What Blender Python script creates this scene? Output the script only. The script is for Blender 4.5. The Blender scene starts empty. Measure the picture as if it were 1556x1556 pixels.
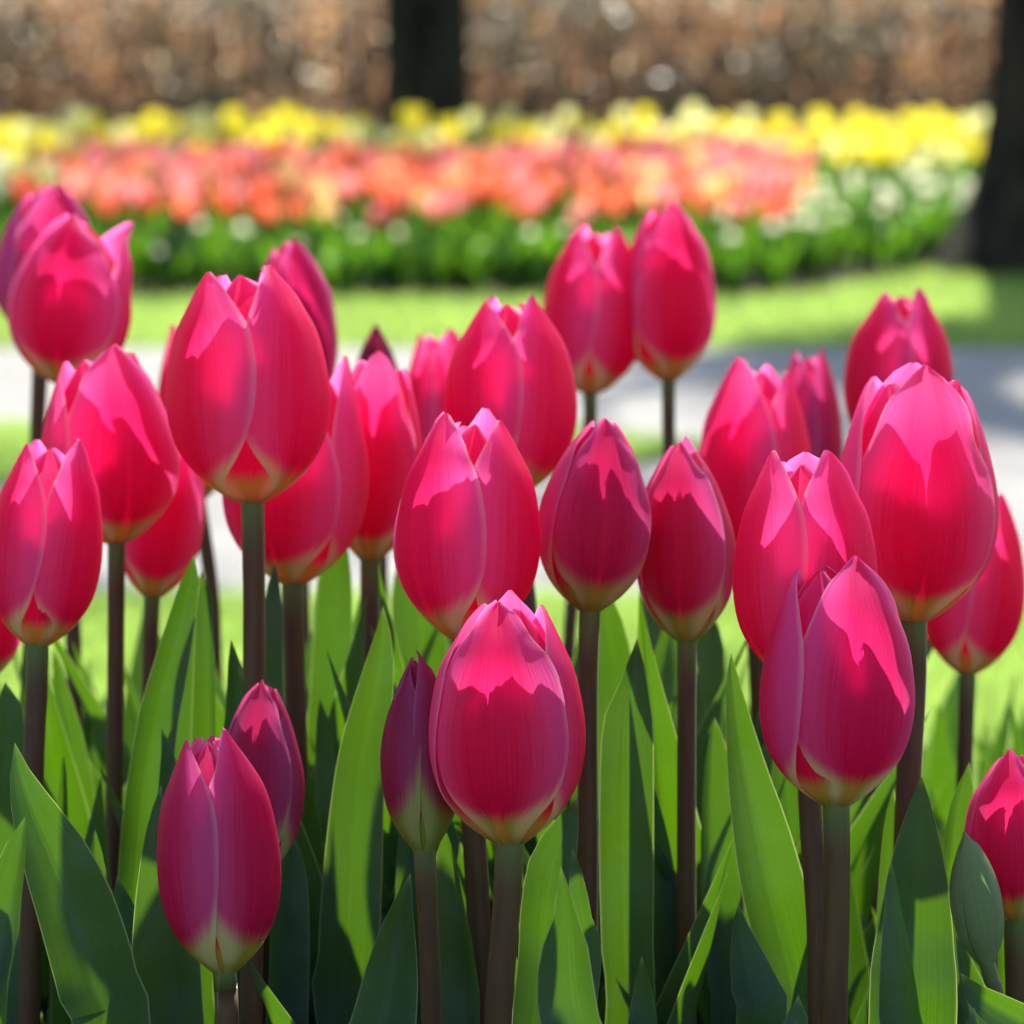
import bpy, math, random
import numpy as np
from mathutils import Vector, Matrix

SC = bpy.context.scene
COL = SC.collection
R = math.radians

# ------------------------------------------------------------------ camera
F = 5200.0                      # focal length in pixels of a 1556 px frame
HC = 0.69                       # camera height
D0 = 1.30                       # distance of the nearest tulips
PITCH = math.atan(645.0 / F)
cd = bpy.data.cameras.new('camera')
cd.sensor_fit = 'AUTO'; cd.sensor_width = 36.0
cd.lens = F / 1556.0 * 36.0
cd.clip_start = 0.05; cd.clip_end = 600.0
cd.dof.use_dof = True
cd.dof.focus_distance = D0 * 1.005
cd.dof.aperture_fstop = 11.0
cam = bpy.data.objects.new('camera', cd); COL.objects.link(cam)
cam.location = (0, 0, HC); cam.rotation_euler = (math.pi / 2 - PITCH, 0, 0)
SC.camera = cam

# ------------------------------------------------------------------ sky and sun
SUN_AZ, SUN_EL = R(9.0), R(43.0)          # behind the scene, a little to the right
world = bpy.data.worlds.new('World'); SC.world = world; world.use_nodes = True
wn = world.node_tree
sky = wn.nodes.new('ShaderNodeTexSky'); sky.sky_type = 'NISHITA'; sky.sun_disc = False
sky.sun_elevation = SUN_EL; sky.sun_rotation = SUN_AZ
wn.links.new(sky.outputs[0], wn.nodes['Background'].inputs[0])
wn.nodes['Background'].inputs[1].default_value = 0.115
sl = bpy.data.lights.new('sun', 'SUN'); sl.energy = 5.0; sl.angle = R(0.8); sl.color = (1.0, 0.95, 0.86)
sun = bpy.data.objects.new('sun', sl); COL.objects.link(sun)
SDIR = Vector((math.sin(SUN_AZ) * math.cos(SUN_EL), math.cos(SUN_AZ) * math.cos(SUN_EL), math.sin(SUN_EL)))
sun.rotation_euler = SDIR.to_track_quat('Z', 'Y').to_euler(); sun.location = SDIR * 40

vs = SC.view_settings
vs.view_transform = 'Standard'; vs.look = 'None'; vs.gamma = 1.0; vs.exposure = 1.0
cy = SC.cycles
cy.use_denoising = True
cy.max_bounces = 14; cy.diffuse_bounces = 9; cy.transmission_bounces = 8; cy.glossy_bounces = 3
cy.caustics_reflective = False; cy.caustics_refractive = False
cy.sample_clamp_indirect = 8.0
cy.use_adaptive_sampling = True; cy.adaptive_threshold = 0.02

# ------------------------------------------------------------------ helpers
CP, SP = math.cos(PITCH), math.sin(PITCH)
FWD = Vector((0, CP, -SP)); UPV = Vector((0, SP, CP)); RGT = Vector((1, 0, 0))
CAMP = Vector((0, 0, HC))

def at(px, py, s):
    """the point at pixel px,py of the 1556 px photograph, s times the nearest tulips' distance away"""
    d = D0 * s
    return CAMP + FWD * d + RGT * ((px - 778) / F * d) - UPV * ((py - 778) / F * d)

def on_ground(px, py):
    v = FWD + RGT * ((px - 778) / F) - UPV * ((py - 778) / F)
    return CAMP + v * (-HC / v.z)

def catmull(pts, n):
    """n samples of a centripetal-ish Catmull-Rom through rows of pts, spaced by length"""
    P = np.array(pts, float)
    P = np.vstack([2 * P[0] - P[1], P, 2 * P[-1] - P[-2]])
    out = []
    K = 12
    for i in range(1, len(P) - 2):
        for k in range(K):
            t = k / K
            a, b, c, d = P[i - 1], P[i], P[i + 1], P[i + 2]
            out.append(0.5 * ((2 * b) + (c - a) * t + (2 * a - 5 * b + 4 * c - d) * t * t + (3 * b - a - 3 * c + d) * t ** 3))
    out.append(P[-2]); out = np.array(out)
    m = min(3, out.shape[1])
    L = np.concatenate([[0], np.cumsum(np.linalg.norm(np.diff(out[:, :m], axis=0), axis=1))])
    q = np.linspace(0, L[-1], n)
    return np.stack([np.interp(q, L, out[:, k]) for k in range(out.shape[1])], 1)

def grid_mesh(name, G, UV, close=False):
    """a sheet of n x m points; UV in the layer UVMap"""
    n, m, _ = G.shape
    idx = np.arange(n * m).reshape(n, m)
    if close:
        a = idx[:-1]; b = np.roll(a, -1, 1); d = idx[1:]; c = np.roll(d, -1, 1)
    else:
        a = idx[:-1, :-1]; b = idx[:-1, 1:]; c = idx[1:, 1:]; d = idx[1:, :-1]
    q = np.stack([a.ravel(), b.ravel(), c.ravel(), d.ravel()], 1)
    return raw_mesh(name, G.reshape(-1, 3), q, UV.reshape(-1, 2))

def raw_mesh(name, V, Q, uv=None, smooth=True, mats=None, mat_index=None):
    me = bpy.data.meshes.new(name)
    V = np.asarray(V, np.float32); Q = np.asarray(Q, np.int32)
    k = Q.shape[1]
    me.vertices.add(len(V)); me.vertices.foreach_set('co', V.ravel())
    me.loops.add(Q.size); me.loops.foreach_set('vertex_index', Q.ravel())
    me.polygons.add(len(Q))
    me.polygons.foreach_set('loop_start', np.arange(0, Q.size, k, dtype=np.int32))
    me.polygons.foreach_set('loop_total', np.full(len(Q), k, np.int32))
    if mat_index is not None:
        me.polygons.foreach_set('material_index', np.asarray(mat_index, np.int32))
    me.update(calc_edges=True)
    if smooth:
        me.polygons.foreach_set('use_smooth', np.ones(len(Q), bool))
    if uv is not None:
        l = me.uv_layers.new(name='UVMap')
        l.data.foreach_set('uv', np.asarray(uv, np.float32)[Q.ravel()].ravel())
    return me

def link(name, me, mat=None, parent=None, loc=None):
    o = bpy.data.objects.new(name, me); COL.objects.link(o)
    if mat is not None:
        for m in (mat if isinstance(mat, (list, tuple)) else [mat]):
            me.materials.append(m)
    if parent is not None:
        o.parent = parent
    if loc is not None:
        o.location = loc
    return o

def tag(o, label=None, cat=None, group=None, kind=None):
    for k, v in (('label', label), ('category', cat), ('group', group), ('kind', kind)):
        if v: o[k] = v
    return o

def thing(name, loc, label, cat, group=None):
    o = bpy.data.objects.new(name, None); COL.objects.link(o)
    o.location = loc; o.empty_display_size = 0.02
    return tag(o, label, cat, group)

# ------------------------------------------------------------------ materials
class Mat:
    def __init__(self, name):
        self.m = bpy.data.materials.new(name); self.m.use_nodes = True
        self.t = self.m.node_tree; self.t.nodes.clear()
        self.out = self.n('ShaderNodeOutputMaterial')
    def n(self, kind, **kw):
        x = self.t.nodes.new(kind)
        for k, v in kw.items(): setattr(x, k, v)
        return x
    def set(self, sock, v):
        if isinstance(v, bpy.types.NodeSocket): self.t.links.new(v, sock)
        elif isinstance(v, tuple) and len(v) == 3 and sock.type == 'RGBA': sock.default_value = (*v, 1)
        else: sock.default_value = v
    def math(self, op, a, b=0.0, c=0.0, clamp=False):
        x = self.n('ShaderNodeMath', operation=op, use_clamp=clamp)
        for s, v in zip(x.inputs, (a, b, c)): self.set(s, v)
        return x.outputs[0]
    def ramp(self, f, lo, hi):
        x = self.n('ShaderNodeMapRange', interpolation_type='SMOOTHSTEP')
        self.set(x.inputs[0], f); self.set(x.inputs[1], lo); self.set(x.inputs[2], hi)
        return x.outputs[0]
    def mix(self, f, a, b):
        x = self.n('ShaderNodeMix', data_type='RGBA')
        self.set(x.inputs[0], f); self.set(x.inputs[6], a); self.set(x.inputs[7], b)
        return x.outputs[2]
    def noise(self, vec, scale, detail=3.0, rough=0.55):
        x = self.n('ShaderNodeTexNoise')
        if vec is not None: self.set(x.inputs['Vector'], vec)
        x.inputs['Scale'].default_value = scale; x.inputs['Detail'].default_value = detail; x.inputs['Roughness'].default_value = rough
        return x.outputs[0]
    def mapping(self, vec, scale):
        x = self.n('ShaderNodeMapping'); self.set(x.inputs[0], vec); x.inputs['Scale'].default_value = scale
        return x.outputs[0]
    def uv(self):
        x = self.n('ShaderNodeUVMap'); x.uv_map = 'UVMap'
        s = self.n('ShaderNodeSeparateXYZ'); self.set(s.inputs[0], x.outputs[0])
        return x.outputs[0], s.outputs[0], s.outputs[1]
    def coord(self, kind='Object'):
        return self.n('ShaderNodeTexCoord').outputs[kind]
    def attr(self, name, kind='OBJECT'):
        x = self.n('ShaderNodeAttribute', attribute_type=kind, attribute_name=name)
        return x.outputs['Fac']
    def principled(self, col, rough=0.5, spec=0.4, normal=None):
        p = self.n('ShaderNodeBsdfPrincipled')
        self.set(p.inputs['Base Color'], col); self.set(p.inputs['Roughness'], rough); self.set(p.inputs['Specular IOR Level'], spec)
        if normal is not None: self.set(p.inputs['Normal'], normal)
        return p.outputs[0]
    def translucent(self, col, normal=None):
        p = self.n('ShaderNodeBsdfTranslucent'); self.set(p.inputs[0], col)
        if normal is not None: self.set(p.inputs['Normal'], normal)
        return p.outputs[0]
    def blend(self, f, a, b):
        x = self.n('ShaderNodeMixShader'); self.set(x.inputs[0], f); self.set(x.inputs[1], a); self.set(x.inputs[2], b)
        return x.outputs[0]
    def bump(self, h, strength, dist):
        x = self.n('ShaderNodeBump'); self.set(x.inputs['Height'], h)
        x.inputs['Strength'].default_value = strength; x.inputs['Distance'].default_value = dist
        return x.outputs[0]
    def done(self, sh):
        self.t.links.new(sh, self.out.inputs['Surface']); return self.m

def petal_material():
    M = Mat('tulip_petal')
    vec, u, v = M.uv()
    e = M.math('ABSOLUTE', M.math('MULTIPLY_ADD', u, 2.0, -1.0))              # 0 on the midrib, 1 on the margin
    young = M.attr('young'); tint = M.attr('tint')
    warp = M.n('ShaderNodeVectorMath', operation='ADD'); M.set(warp.inputs[0], vec)
    sh_ = M.n('ShaderNodeCombineXYZ'); M.set(sh_.inputs[0], M.math('MULTIPLY', M.math('MULTIPLY', M.math('SUBTRACT', u, 0.5), M.math('SUBTRACT', 1.0, v)), -0.55)); M.set(warp.inputs[1], sh_.outputs[0])
    vein = M.noise(M.mapping(warp.outputs[0], (70, 2.6, 1)), 1.0, 5.0, 0.65)
    veinc = M.math('MULTIPLY_ADD', vein, 2.0, -1.0)
    broad = M.noise(M.mapping(vec, (4, 3, 1)), 1.0, 2.0, 0.5)
    edge = M.ramp(M.math('ADD', M.math('MULTIPLY_ADD', veinc, 0.22, e), M.math('MULTIPLY_ADD', broad, 0.3, -0.15)), 0.22, 0.92)
    rim = M.math('MULTIPLY', M.ramp(e, 0.90, 0.99), M.math('MULTIPLY_ADD', M.ramp(v, 0.35, 0.8), 0.65, 0.35))
    core = M.mix(M.math('MULTIPLY_ADD', veinc, 0.7, 0.45, True), (0.64, 0.005, 0.085), (0.82, 0.025, 0.22))
    side = (0.89, 0.14, 0.50)
    refl = M.mix(edge, core, side)
    refl = M.mix(M.math('MULTIPLY', rim, 0.75), refl, (0.95, 0.60, 0.74))
    refl = M.mix(M.math('MULTIPLY', young, 0.85), refl, M.mix(edge, (0.26, 0.028, 0.05), (0.35, 0.045, 0.095)))
    trans = M.mix(edge, M.mix(M.math('MULTIPLY_ADD', veinc, 0.8, 0.5, True), (0.95, 0.014, 0.15), (0.99, 0.05, 0.30)), (0.99, 0.14, 0.52))
    trans = M.mix(M.math('MULTIPLY', rim, 0.6), trans, (0.98, 0.50, 0.70))
    trans = M.mix(M.math('MULTIPLY', M.ramp(v, 0.72, 1.0), 0.42), trans, (1.0, 0.22, 0.50))
    trans = M.mix(M.math('MULTIPLY', young, 0.75), trans, (0.40, 0.03, 0.08))
    # base: cream and olive yellow, running up along both margins
    wob = M.math('MULTIPLY_ADD', M.noise(M.mapping(vec, (22, 3, 1)), 1.0, 4.0), 0.12, -0.06)
    top = M.math('ADD', M.math('MULTIPLY_ADD', M.math('POWER', e, 2.2), 0.17, 0.255), M.math('MULTIPLY', young, 0.06))
    b = M.math('SUBTRACT', 1.0, M.ramp(M.math('ADD', v, wob), M.math('SUBTRACT', top, 0.075), M.math('ADD', top, 0.065)))
    low = M.ramp(e, 0.2, 0.75)
    bc = M.mix(low, (0.46, 0.46, 0.08), (0.84, 0.76, 0.42))
    bc = M.mix(M.math('MULTIPLY', young, 0.9), bc, (0.20, 0.27, 0.04))
    bt = M.mix(low, (0.74, 0.68, 0.09), (0.95, 0.86, 0.50))
    bt = M.mix(M.math('MULTIPLY', young, 0.9), bt, (0.30, 0.42, 0.03))
    green = M.math('SUBTRACT', 1.0, M.ramp(v, 0.03, 0.17))
    bc = M.mix(M.math('MULTIPLY', green, 0.7), bc, (0.22, 0.29, 0.05))
    refl = M.mix(b, refl, bc); trans = M.mix(b, trans, bt)
    hs = M.n('ShaderNodeHueSaturation'); M.set(hs.inputs['Color'], refl); M.set(hs.inputs['Hue'], M.math('ADD', 0.5, tint)); refl = hs.outputs[0]
    nb = M.bump(M.math('ADD', vein, M.math('MULTIPLY', broad, 1.4)), 0.34, 0.0016)
    p = M.principled(refl, 0.45, 0.17, nb)
    sh = M.blend(M.math('SUBTRACT', M.math('MULTIPLY_ADD', young, -0.20, 0.63), M.math('MULTIPLY', b, 0.26)), p, M.translucent(trans, nb))
    return M.done(sh)

def leaf_material(name='tulip_leaf', glaucous=(0.105, 0.172, 0.172), inner=(0.032, 0.080, 0.040), trans=(0.074, 0.195, 0.0), amount=0.55):
    M = Mat(name)
    vec, u, v = M.uv()
    e = M.math('ABSOLUTE', M.math('MULTIPLY_ADD', u, 2.0, -1.0))
    vein = M.noise(M.mapping(vec, (60, 1.2, 1)), 1.0, 3.0, 0.6)
    oc = M.coord('Object')
    bloom = M.noise(oc, 22.0, 4.0, 0.6)
    c = M.mix(M.ramp(bloom, 0.28, 0.68), inner, glaucous)
    c = M.mix(M.math('MULTIPLY', vein, 0.35), c, (0.05, 0.11, 0.05))
    rim = M.ramp(e, 0.955, 1.0)
    c = M.mix(M.math('MULTIPLY', rim, 0.6), c, (0.40, 0.48, 0.30))
    tipf = M.ramp(v, 0.985, 1.0)
    c = M.mix(M.math('MULTIPLY', tipf, 0.8), c, (0.55, 0.55, 0.22))
    tr = M.mix(M.math('MULTIPLY', M.ramp(vein, 0.35, 0.65), 0.75), trans, tuple(x * 0.5 for x in trans))
    blot = M.ramp(M.noise(oc, 9.0, 3.0), 0.35, 0.7)
    tr = M.mix(M.math('MULTIPLY', blot, 0.35), tr, (0.115, 0.25, 0.0))
    tr = M.mix(M.math('MULTIPLY', rim, 0.5), tr, (0.75, 0.85, 0.30))
    nb = M.bump(vein, 0.25, 0.0008)
    p = M.principled(c, 0.42, 0.32, nb)
    return M.done(M.blend(amount, p, M.translucent(tr, nb)))

def stem_material():
    M = Mat('tulip_stem')
    vec, u, v = M.uv()
    oc = M.coord('Object')
    n = M.noise(M.mapping(oc, (160, 160, 12)), 1.0, 4.0, 0.6)
    c = M.mix(M.ramp(n, 0.3, 0.7), (0.090, 0.036, 0.026), (0.110, 0.064, 0.022))
    c = M.mix(M.attr('green'), c, (0.13, 0.17, 0.05))
    c = M.mix(M.math('ADD', M.ramp(M.math('MULTIPLY_ADD', n, 0.02, v), 0.955, 1.012), 0.0), c, (0.125, 0.165, 0.045))
    nb = M.bump(n, 0.2, 0.0006)
    p = M.n('ShaderNodeBsdfPrincipled'); M.set(p.inputs['Base Color'], c); M.set(p.inputs['Normal'], nb)
    p.inputs['Roughness'].default_value = 0.45; p.inputs['Specular IOR Level'].default_value = 0.25
    p.inputs['Subsurface Weight'].default_value = 0.25; p.inputs['Subsurface Scale'].default_value = 0.004
    p.inputs['Subsurface Radius'].default_value = (1.0, 0.6, 0.2)
    p.inputs['Sheen Weight'].default_value = 0.10; p.inputs['Sheen Roughness'].default_value = 0.12
    return M.done(p.outputs[0])

def sheet_material(name, col, trans, amount, rough=0.5, spec=0.35, var=0.25, attr=None):
    """thin backlit matter: far petals, grass blades, beech leaves"""
    M = Mat(name)
    rnd = M.n('ShaderNodeObjectInfo').outputs['Random']
    geo = M.n('ShaderNodeNewGeometry').outputs['Random Per Island']
    f = M.math('FRACT', M.math('ADD', rnd, geo))
    c2 = tuple(min(1, x * (1 + 1.3 * var)) for x in col); c1 = tuple(x * (1 - var) for x in col)
    t2 = tuple(min(1, x * (1 + 0.8 * var)) for x in trans); t1 = tuple(x * (1 - var) for x in trans)
    p = M.principled(M.mix(f, c1, c2), rough, spec)
    return M.done(M.blend(amount, p, M.translucent(M.mix(f, t1, t2))))

M_PETAL = petal_material()
M_LEAF = leaf_material()
M_STEM = stem_material()
M_BUD = leaf_material('green_bud', (0.36, 0.44, 0.24), (0.30, 0.40, 0.16), (0.42, 0.55, 0.08), 0.45)

# ------------------------------------------------------------------ setting: ground, lawns, paths, bed soil
def ground_material(name, a, b, scale, bump=0.4, rough=0.95, dist=0.02):
    M = Mat(name); oc = M.coord('Object')
    n = M.noise(oc, scale, 6.0, 0.65); n2 = M.noise(oc, scale * 0.09, 3.0)
    c = M.mix(M.ramp(n, 0.3, 0.7), a, b)
    c = M.mix(M.math('MULTIPLY', M.ramp(n2, 0.35, 0.65), 0.35), c, tuple(0.6 * (x + y) / 2 for x, y in zip(a, b)))
    return M.done(M.principled(c, rough, 0.25, M.bump(n, bump, dist)))

M_GROUND = ground_material('lawn_soil', (0.055, 0.085, 0.018), (0.08, 0.12, 0.025), 30)
M_PATH = ground_material('path_paving', (0.28, 0.268, 0.25), (0.40, 0.383, 0.36), 60, 0.25, 0.9, 0.004)
M_SOIL = ground_material('bed_soil', (0.03, 0.022, 0.014), (0.07, 0.05, 0.032), 45, 0.8, 0.95, 0.03)

def sheet(name, pts, z, mat, kind='structure'):
    me = bpy.data.meshes.new(name)
    me.from_pydata([(x, y, z) for x, y in pts], [], [list(range(len(pts)))]); me.update()
    return tag(link(name, me, mat), kind=kind)

sheet('ground', [(-300, -60), (300, -60), (300, 500), (-300, 500)], 0.0, M_GROUND)
Y = lambda py: on_ground(778, py).y
YP_FAR, YP_NEAR = Y(531), Y(925)
YI_FAR, YI_NEAR = Y(658), Y(742)
sheet('path', [(-30, YP_NEAR - 0.15), (-3, YP_NEAR - 0.05), (0, YP_NEAR), (3, YP_NEAR - 0.25), (30, YP_NEAR - 3),
               (30, YP_FAR + 0.5), (3, YP_FAR), (-3, YP_FAR), (-30, YP_FAR - 0.3)], 0.004, M_PATH)
isl_tip = on_ground(1105, 690)
ISLAND = [(-30, YI_NEAR), (-1.0, YI_NEAR), (0.0, YI_NEAR), (isl_tip.x - 0.1, isl_tip.y - 0.12), (isl_tip.x, isl_tip.y),
          (isl_tip.x - 0.12, isl_tip.y + 0.12), (0.0, YI_FAR), (-1.0, YI_FAR), (-30, YI_FAR)]
sheet('lawn_strip', ISLAND, 0.008, M_GROUND)
sheet('tulip_bed_soil', [(-1.6, 0.75), (1.6, 0.75), (1.6, 2.75), (-1.6, 2.75)], 0.012, M_SOIL)

# raised far bed: soil mound that rises towards the hedge
def bed_front(x):
    return Y(458) + max(0.0, x - 0.75) ** 1.3 * 2.3
def mound(x, y):
    t = min(1.0, max(0.0, (y - bed_front(x)) / 4.5))
    return 0.012 + 0.09 * t * t * (3 - 2 * t)
nx, ny = 60, 30
G = np.zeros((ny, nx, 3)); U2 = np.zeros((ny, nx, 2))
for j in range(ny):
    for i in range(nx):
        x = -7 + 12.5 * i / (nx - 1); f = bed_front(x); y = f + (21.0 - f) * j / (ny - 1)
        G[j, i] = (x, y, mound(x, y))
tag(link('flower_bed_soil', grid_mesh('flower_bed_soil', G, U2), M_SOIL), kind='structure')

# ------------------------------------------------------------------ lawn grass (nobody could count it)
M_GRASS = sheet_material('grass_blade', (0.13, 0.24, 0.05), (0.50, 0.73, 0.15), 0.58, 0.28, 0.6, 0.25)
def blades(name, xy, hmin, hmax, w, seed):
    rg = np.random.default_rng(seed)
    n = len(xy)
    h = rg.uniform(hmin, hmax, n); a = rg.uniform(0, 2 * np.pi, n); ww = w * rg.uniform(0.7, 1.3, n)
    lean = rg.uniform(0.1, 0.8, n) * h; la = rg.uniform(0, 2 * np.pi, n)
    dx, dy = np.cos(a) * ww / 2, np.sin(a) * ww / 2
    lx, ly = np.cos(la) * lean, np.sin(la) * lean
    z0 = np.zeros(n)
    x, y = xy[:, 0], xy[:, 1]
    V = np.stack([
        np.stack([x - dx, y - dy, z0], 1), np.stack([x + dx, y + dy, z0], 1),
        np.stack([x + dx * .8 + lx * .35, y + dy * .8 + ly * .35, h * .6], 1), np.stack([x - dx * .8 + lx * .35, y - dy * .8 + ly * .35, h * .6], 1),
        np.stack([x + lx - dx * .1, y + ly - dy * .1, h], 1), np.stack([x + lx + dx * .1, y + ly + dy * .1, h], 1)], 1)
    b = (np.arange(n) * 6)[:, None]
    Q = np.concatenate([b + np.array([[0, 1, 2, 3]]), b + np.array([[3, 2, 5, 4]])], 0)
    return tag(link(name, raw_mesh(name, V.reshape(-1, 3), Q), M_GRASS), kind='stuff')

def scatter(n, y0, y1, xl, xr, seed, keep=None):
    rg = np.random.default_rng(seed)
    y = rg.uniform(y0, y1, n); x = rg.uniform(0, 1, n)
    x = xl(y) + (xr(y) - xl(y)) * x
    xy = np.stack([x, y], 1)
    if keep is not None: xy = xy[np.array([keep(a, b) for a, b in xy])]
    return xy
half = lambda y: 0.155 * y + 0.25
blades('grass', np.vstack([scatter(70000, 2.6, YP_NEAR, lambda y: -half(y), half, 1, lambda x, y: y < YP_NEAR - 0.08 * max(0, x)),
                           scatter(14000, YI_NEAR, YI_FAR, lambda y: -half(y), lambda y: isl_tip.x + 0 * y, 2,
                                   lambda x, y: x < 0 or abs(y - isl_tip.y) < (1 - x / isl_tip.x) * (YI_FAR - YI_NEAR) / 2)]), 0.02, 0.045, 0.0035, 3)
blades('grass', scatter(80000, YP_FAR, 17.0, lambda y: -half(y), lambda y: half(y) + 1.0, 4,
                        lambda x, y: y < bed_front(x) - 0.06), 0.02, 0.05, 0.005, 5)

# ------------------------------------------------------------------ trees
def bark_material():
    M = Mat('tree_bark'); oc = M.coord('Object')
    n = M.noise(M.mapping(oc, (9, 9, 2.2)), 1.0, 6.0, 0.7)
    c = M.mix(M.ramp(n, 0.35, 0.7), (0.010, 0.009, 0.005), (0.070, 0.060, 0.034))
    return M.done(M.principled(c, 0.9, 0.15, M.bump(n, 0.9, 0.05)))
M_BARK = bark_material()
M_SPROUT = sheet_material('spring_leaf', (0.10, 0.17, 0.03), (0.35, 0.50, 0.05), 0.45)

def tube_rings(path, radii, m, jitter=0.0, rnd=None, wob=None):
    P = [Vector(p) for p in path]; rings = []
    prev = Vector((1, 0, 0))
    for i, p in enumerate(P):
        t = (P[min(i + 1, len(P) - 1)] - P[max(i - 1, 0)]).normalized()
        a = (prev - t * prev.dot(t))
        if a.length < 1e-4: a = t.orthogonal()
        a.normalize(); prev = a; b = t.cross(a)
        ring = []
        for k in range(m):
            th = 2 * math.pi * k / m
            r = radii[i] * (1 + (wob(i, th) if wob else 0))
            ring.append(p + a * (math.cos(th) * r) + b * (math.sin(th) * r))
        rings.append(ring)
    return rings

def add_tube(V, Q, path, radii, m, wob=None):
    rings = tube_rings(path, radii, m, wob=wob)
    b0 = len(V)
    for r in rings: V.extend([tuple(p) for p in r])
    for i in range(len(rings) - 1):
        for k in range(m):
            Q.append((b0 + i * m + k, b0 + i * m + (k + 1) % m, b0 + (i + 1) * m + (k + 1) % m, b0 + (i + 1) * m + k))

def make_tree(name, base, r, height, fork, seed, label, lean=(0, 0), leaves=900, flare=0.5):
    rnd = random.Random(seed)
    t = thing(name, base, label, 'tree')
    V, Q = [], []
    ph = rnd.uniform(0, 6)
    path, rad = [], []
    for k in range(16):
        z = fork * (k / 15) ** 1.6 - (0.05 if k == 0 else 0)
        path.append((lean[0] * z + 0.02 * math.sin(z * 1.3 + ph), lean[1] * z, z))
        rad.append(r * (1 - 0.16 * z / fork) * (1 + flare * math.exp(-max(0, z) / 0.28)))
    wob = lambda i, th: 0.04 * math.sin(3 * th + ph) + 0.03 * math.sin(7 * th + 1.7 * ph + i * .4) + 0.05 * math.exp(-i / 4.0) * math.sin(5 * th + ph)
    add_tube(V, Q, path, rad, 28, wob)
    tips = []
    def limb(p, d, L, rr, depth):
        n = 6; pts = [p]; dd = d.copy()
        for k in range(n):
            dd = (dd + Vector((rnd.uniform(-.22, .22), rnd.uniform(-.22, .22), rnd.uniform(-.05, .18)))).normalized()
            pts.append(pts[-1] + dd * (L / n))
        rs = [rr * (1 - 0.62 * k / n) for k in range(n + 1)]
        add_tube(V, Q, pts, rs, 8 if depth < 2 else 5)
        if depth >= 3:
            tips.extend(pts[2:]); return
        for q in range(4 if depth else 5):
            k = rnd.randint(2, n)
            nd = (dd + Vector((rnd.uniform(-1, 1), rnd.uniform(-1, 1), rnd.uniform(-.1, .7))) * 0.9).normalized()
            limb(pts[k], nd, L * rnd.uniform(.5, .72), rs[k] * .7, depth + 1)
    top = Vector(path[-1])
    for q in range(6):
        a = 2 * math.pi * q / 6 + rnd.uniform(-.3, .3)
        limb(top - Vector((0, 0, rnd.uniform(0, .5))), Vector((math.cos(a) * .8, math.sin(a) * .8, 0.75)).normalized(), (height - fork) * .5, r * .5, 0)
    link('trunk', raw_mesh('trunk', V, Q), M_BARK, t)
    LV, LQ = [], []
    for k in range(leaves):
        p = rnd.choice(tips) + Vector((rnd.gauss(0, .12), rnd.gauss(0, .12), rnd.gauss(0, .10)))
        a = Vector((rnd.gauss(0, 1), rnd.gauss(0, 1), rnd.gauss(0, 1))).normalized(); b = a.orthogonal().normalized()
        s = rnd.uniform(.025, .05); i = len(LV)
        LV += [tuple(p - a * s), tuple(p + b * s * .6), tuple(p + a * s), tuple(p - b * s * .6)]; LQ.append((i, i + 1, i + 2, i + 3))
    link('crown', raw_mesh('crown', LV, LQ, smooth=False), M_SPROUT, t)
    return t

def px_at(px, y):
    return (px - 778) / F * (y * CP)
gy = on_ground(778, 424).y
make_tree('tree', (px_at(1512, gy) + 0.320, gy + 0.30, 0), 0.325, 7.0, 2.6, 4,
          'thick dark tree trunk with flared base beside the bed, cut by the frame edge', lean=(0.02, 0), leaves=4500, flare=.82)
make_tree('tree', (px_at(651, 21.5), 21.5, 0), 0.275, 9.0, 3.6, 9,
          'slimmer dark tree trunk behind the yellow tulips, in front of the brown hedge', leaves=500, flare=0.35)
make_tree('tree', (-2.05, 9.5, 0), 0.2, 6.2, 2.6, 14,
          'extra unseen tree added just outside the frame so its crown shades the path', leaves=8000, flare=.3, lean=(.2, 0))  # out-of-view tree, added only so its crown shades the path

# ------------------------------------------------------------------ hedges
M_BEECH = sheet_material('beech_leaf', (0.42, 0.27, 0.175), (0.66, 0.36, 0.17), 0.45, 0.5, 0.25, 0.65)
M_EVERG = sheet_material('hedge_leaf', (0.19, 0.155, 0.11), (0.27, 0.21, 0.115), 0.35, 0.45, 0.4, 0.4)
M_TWIG = ground_material('hedge_twig', (0.15, 0.115, 0.09), (0.29, 0.225, 0.185), 25, 0.3)

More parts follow.
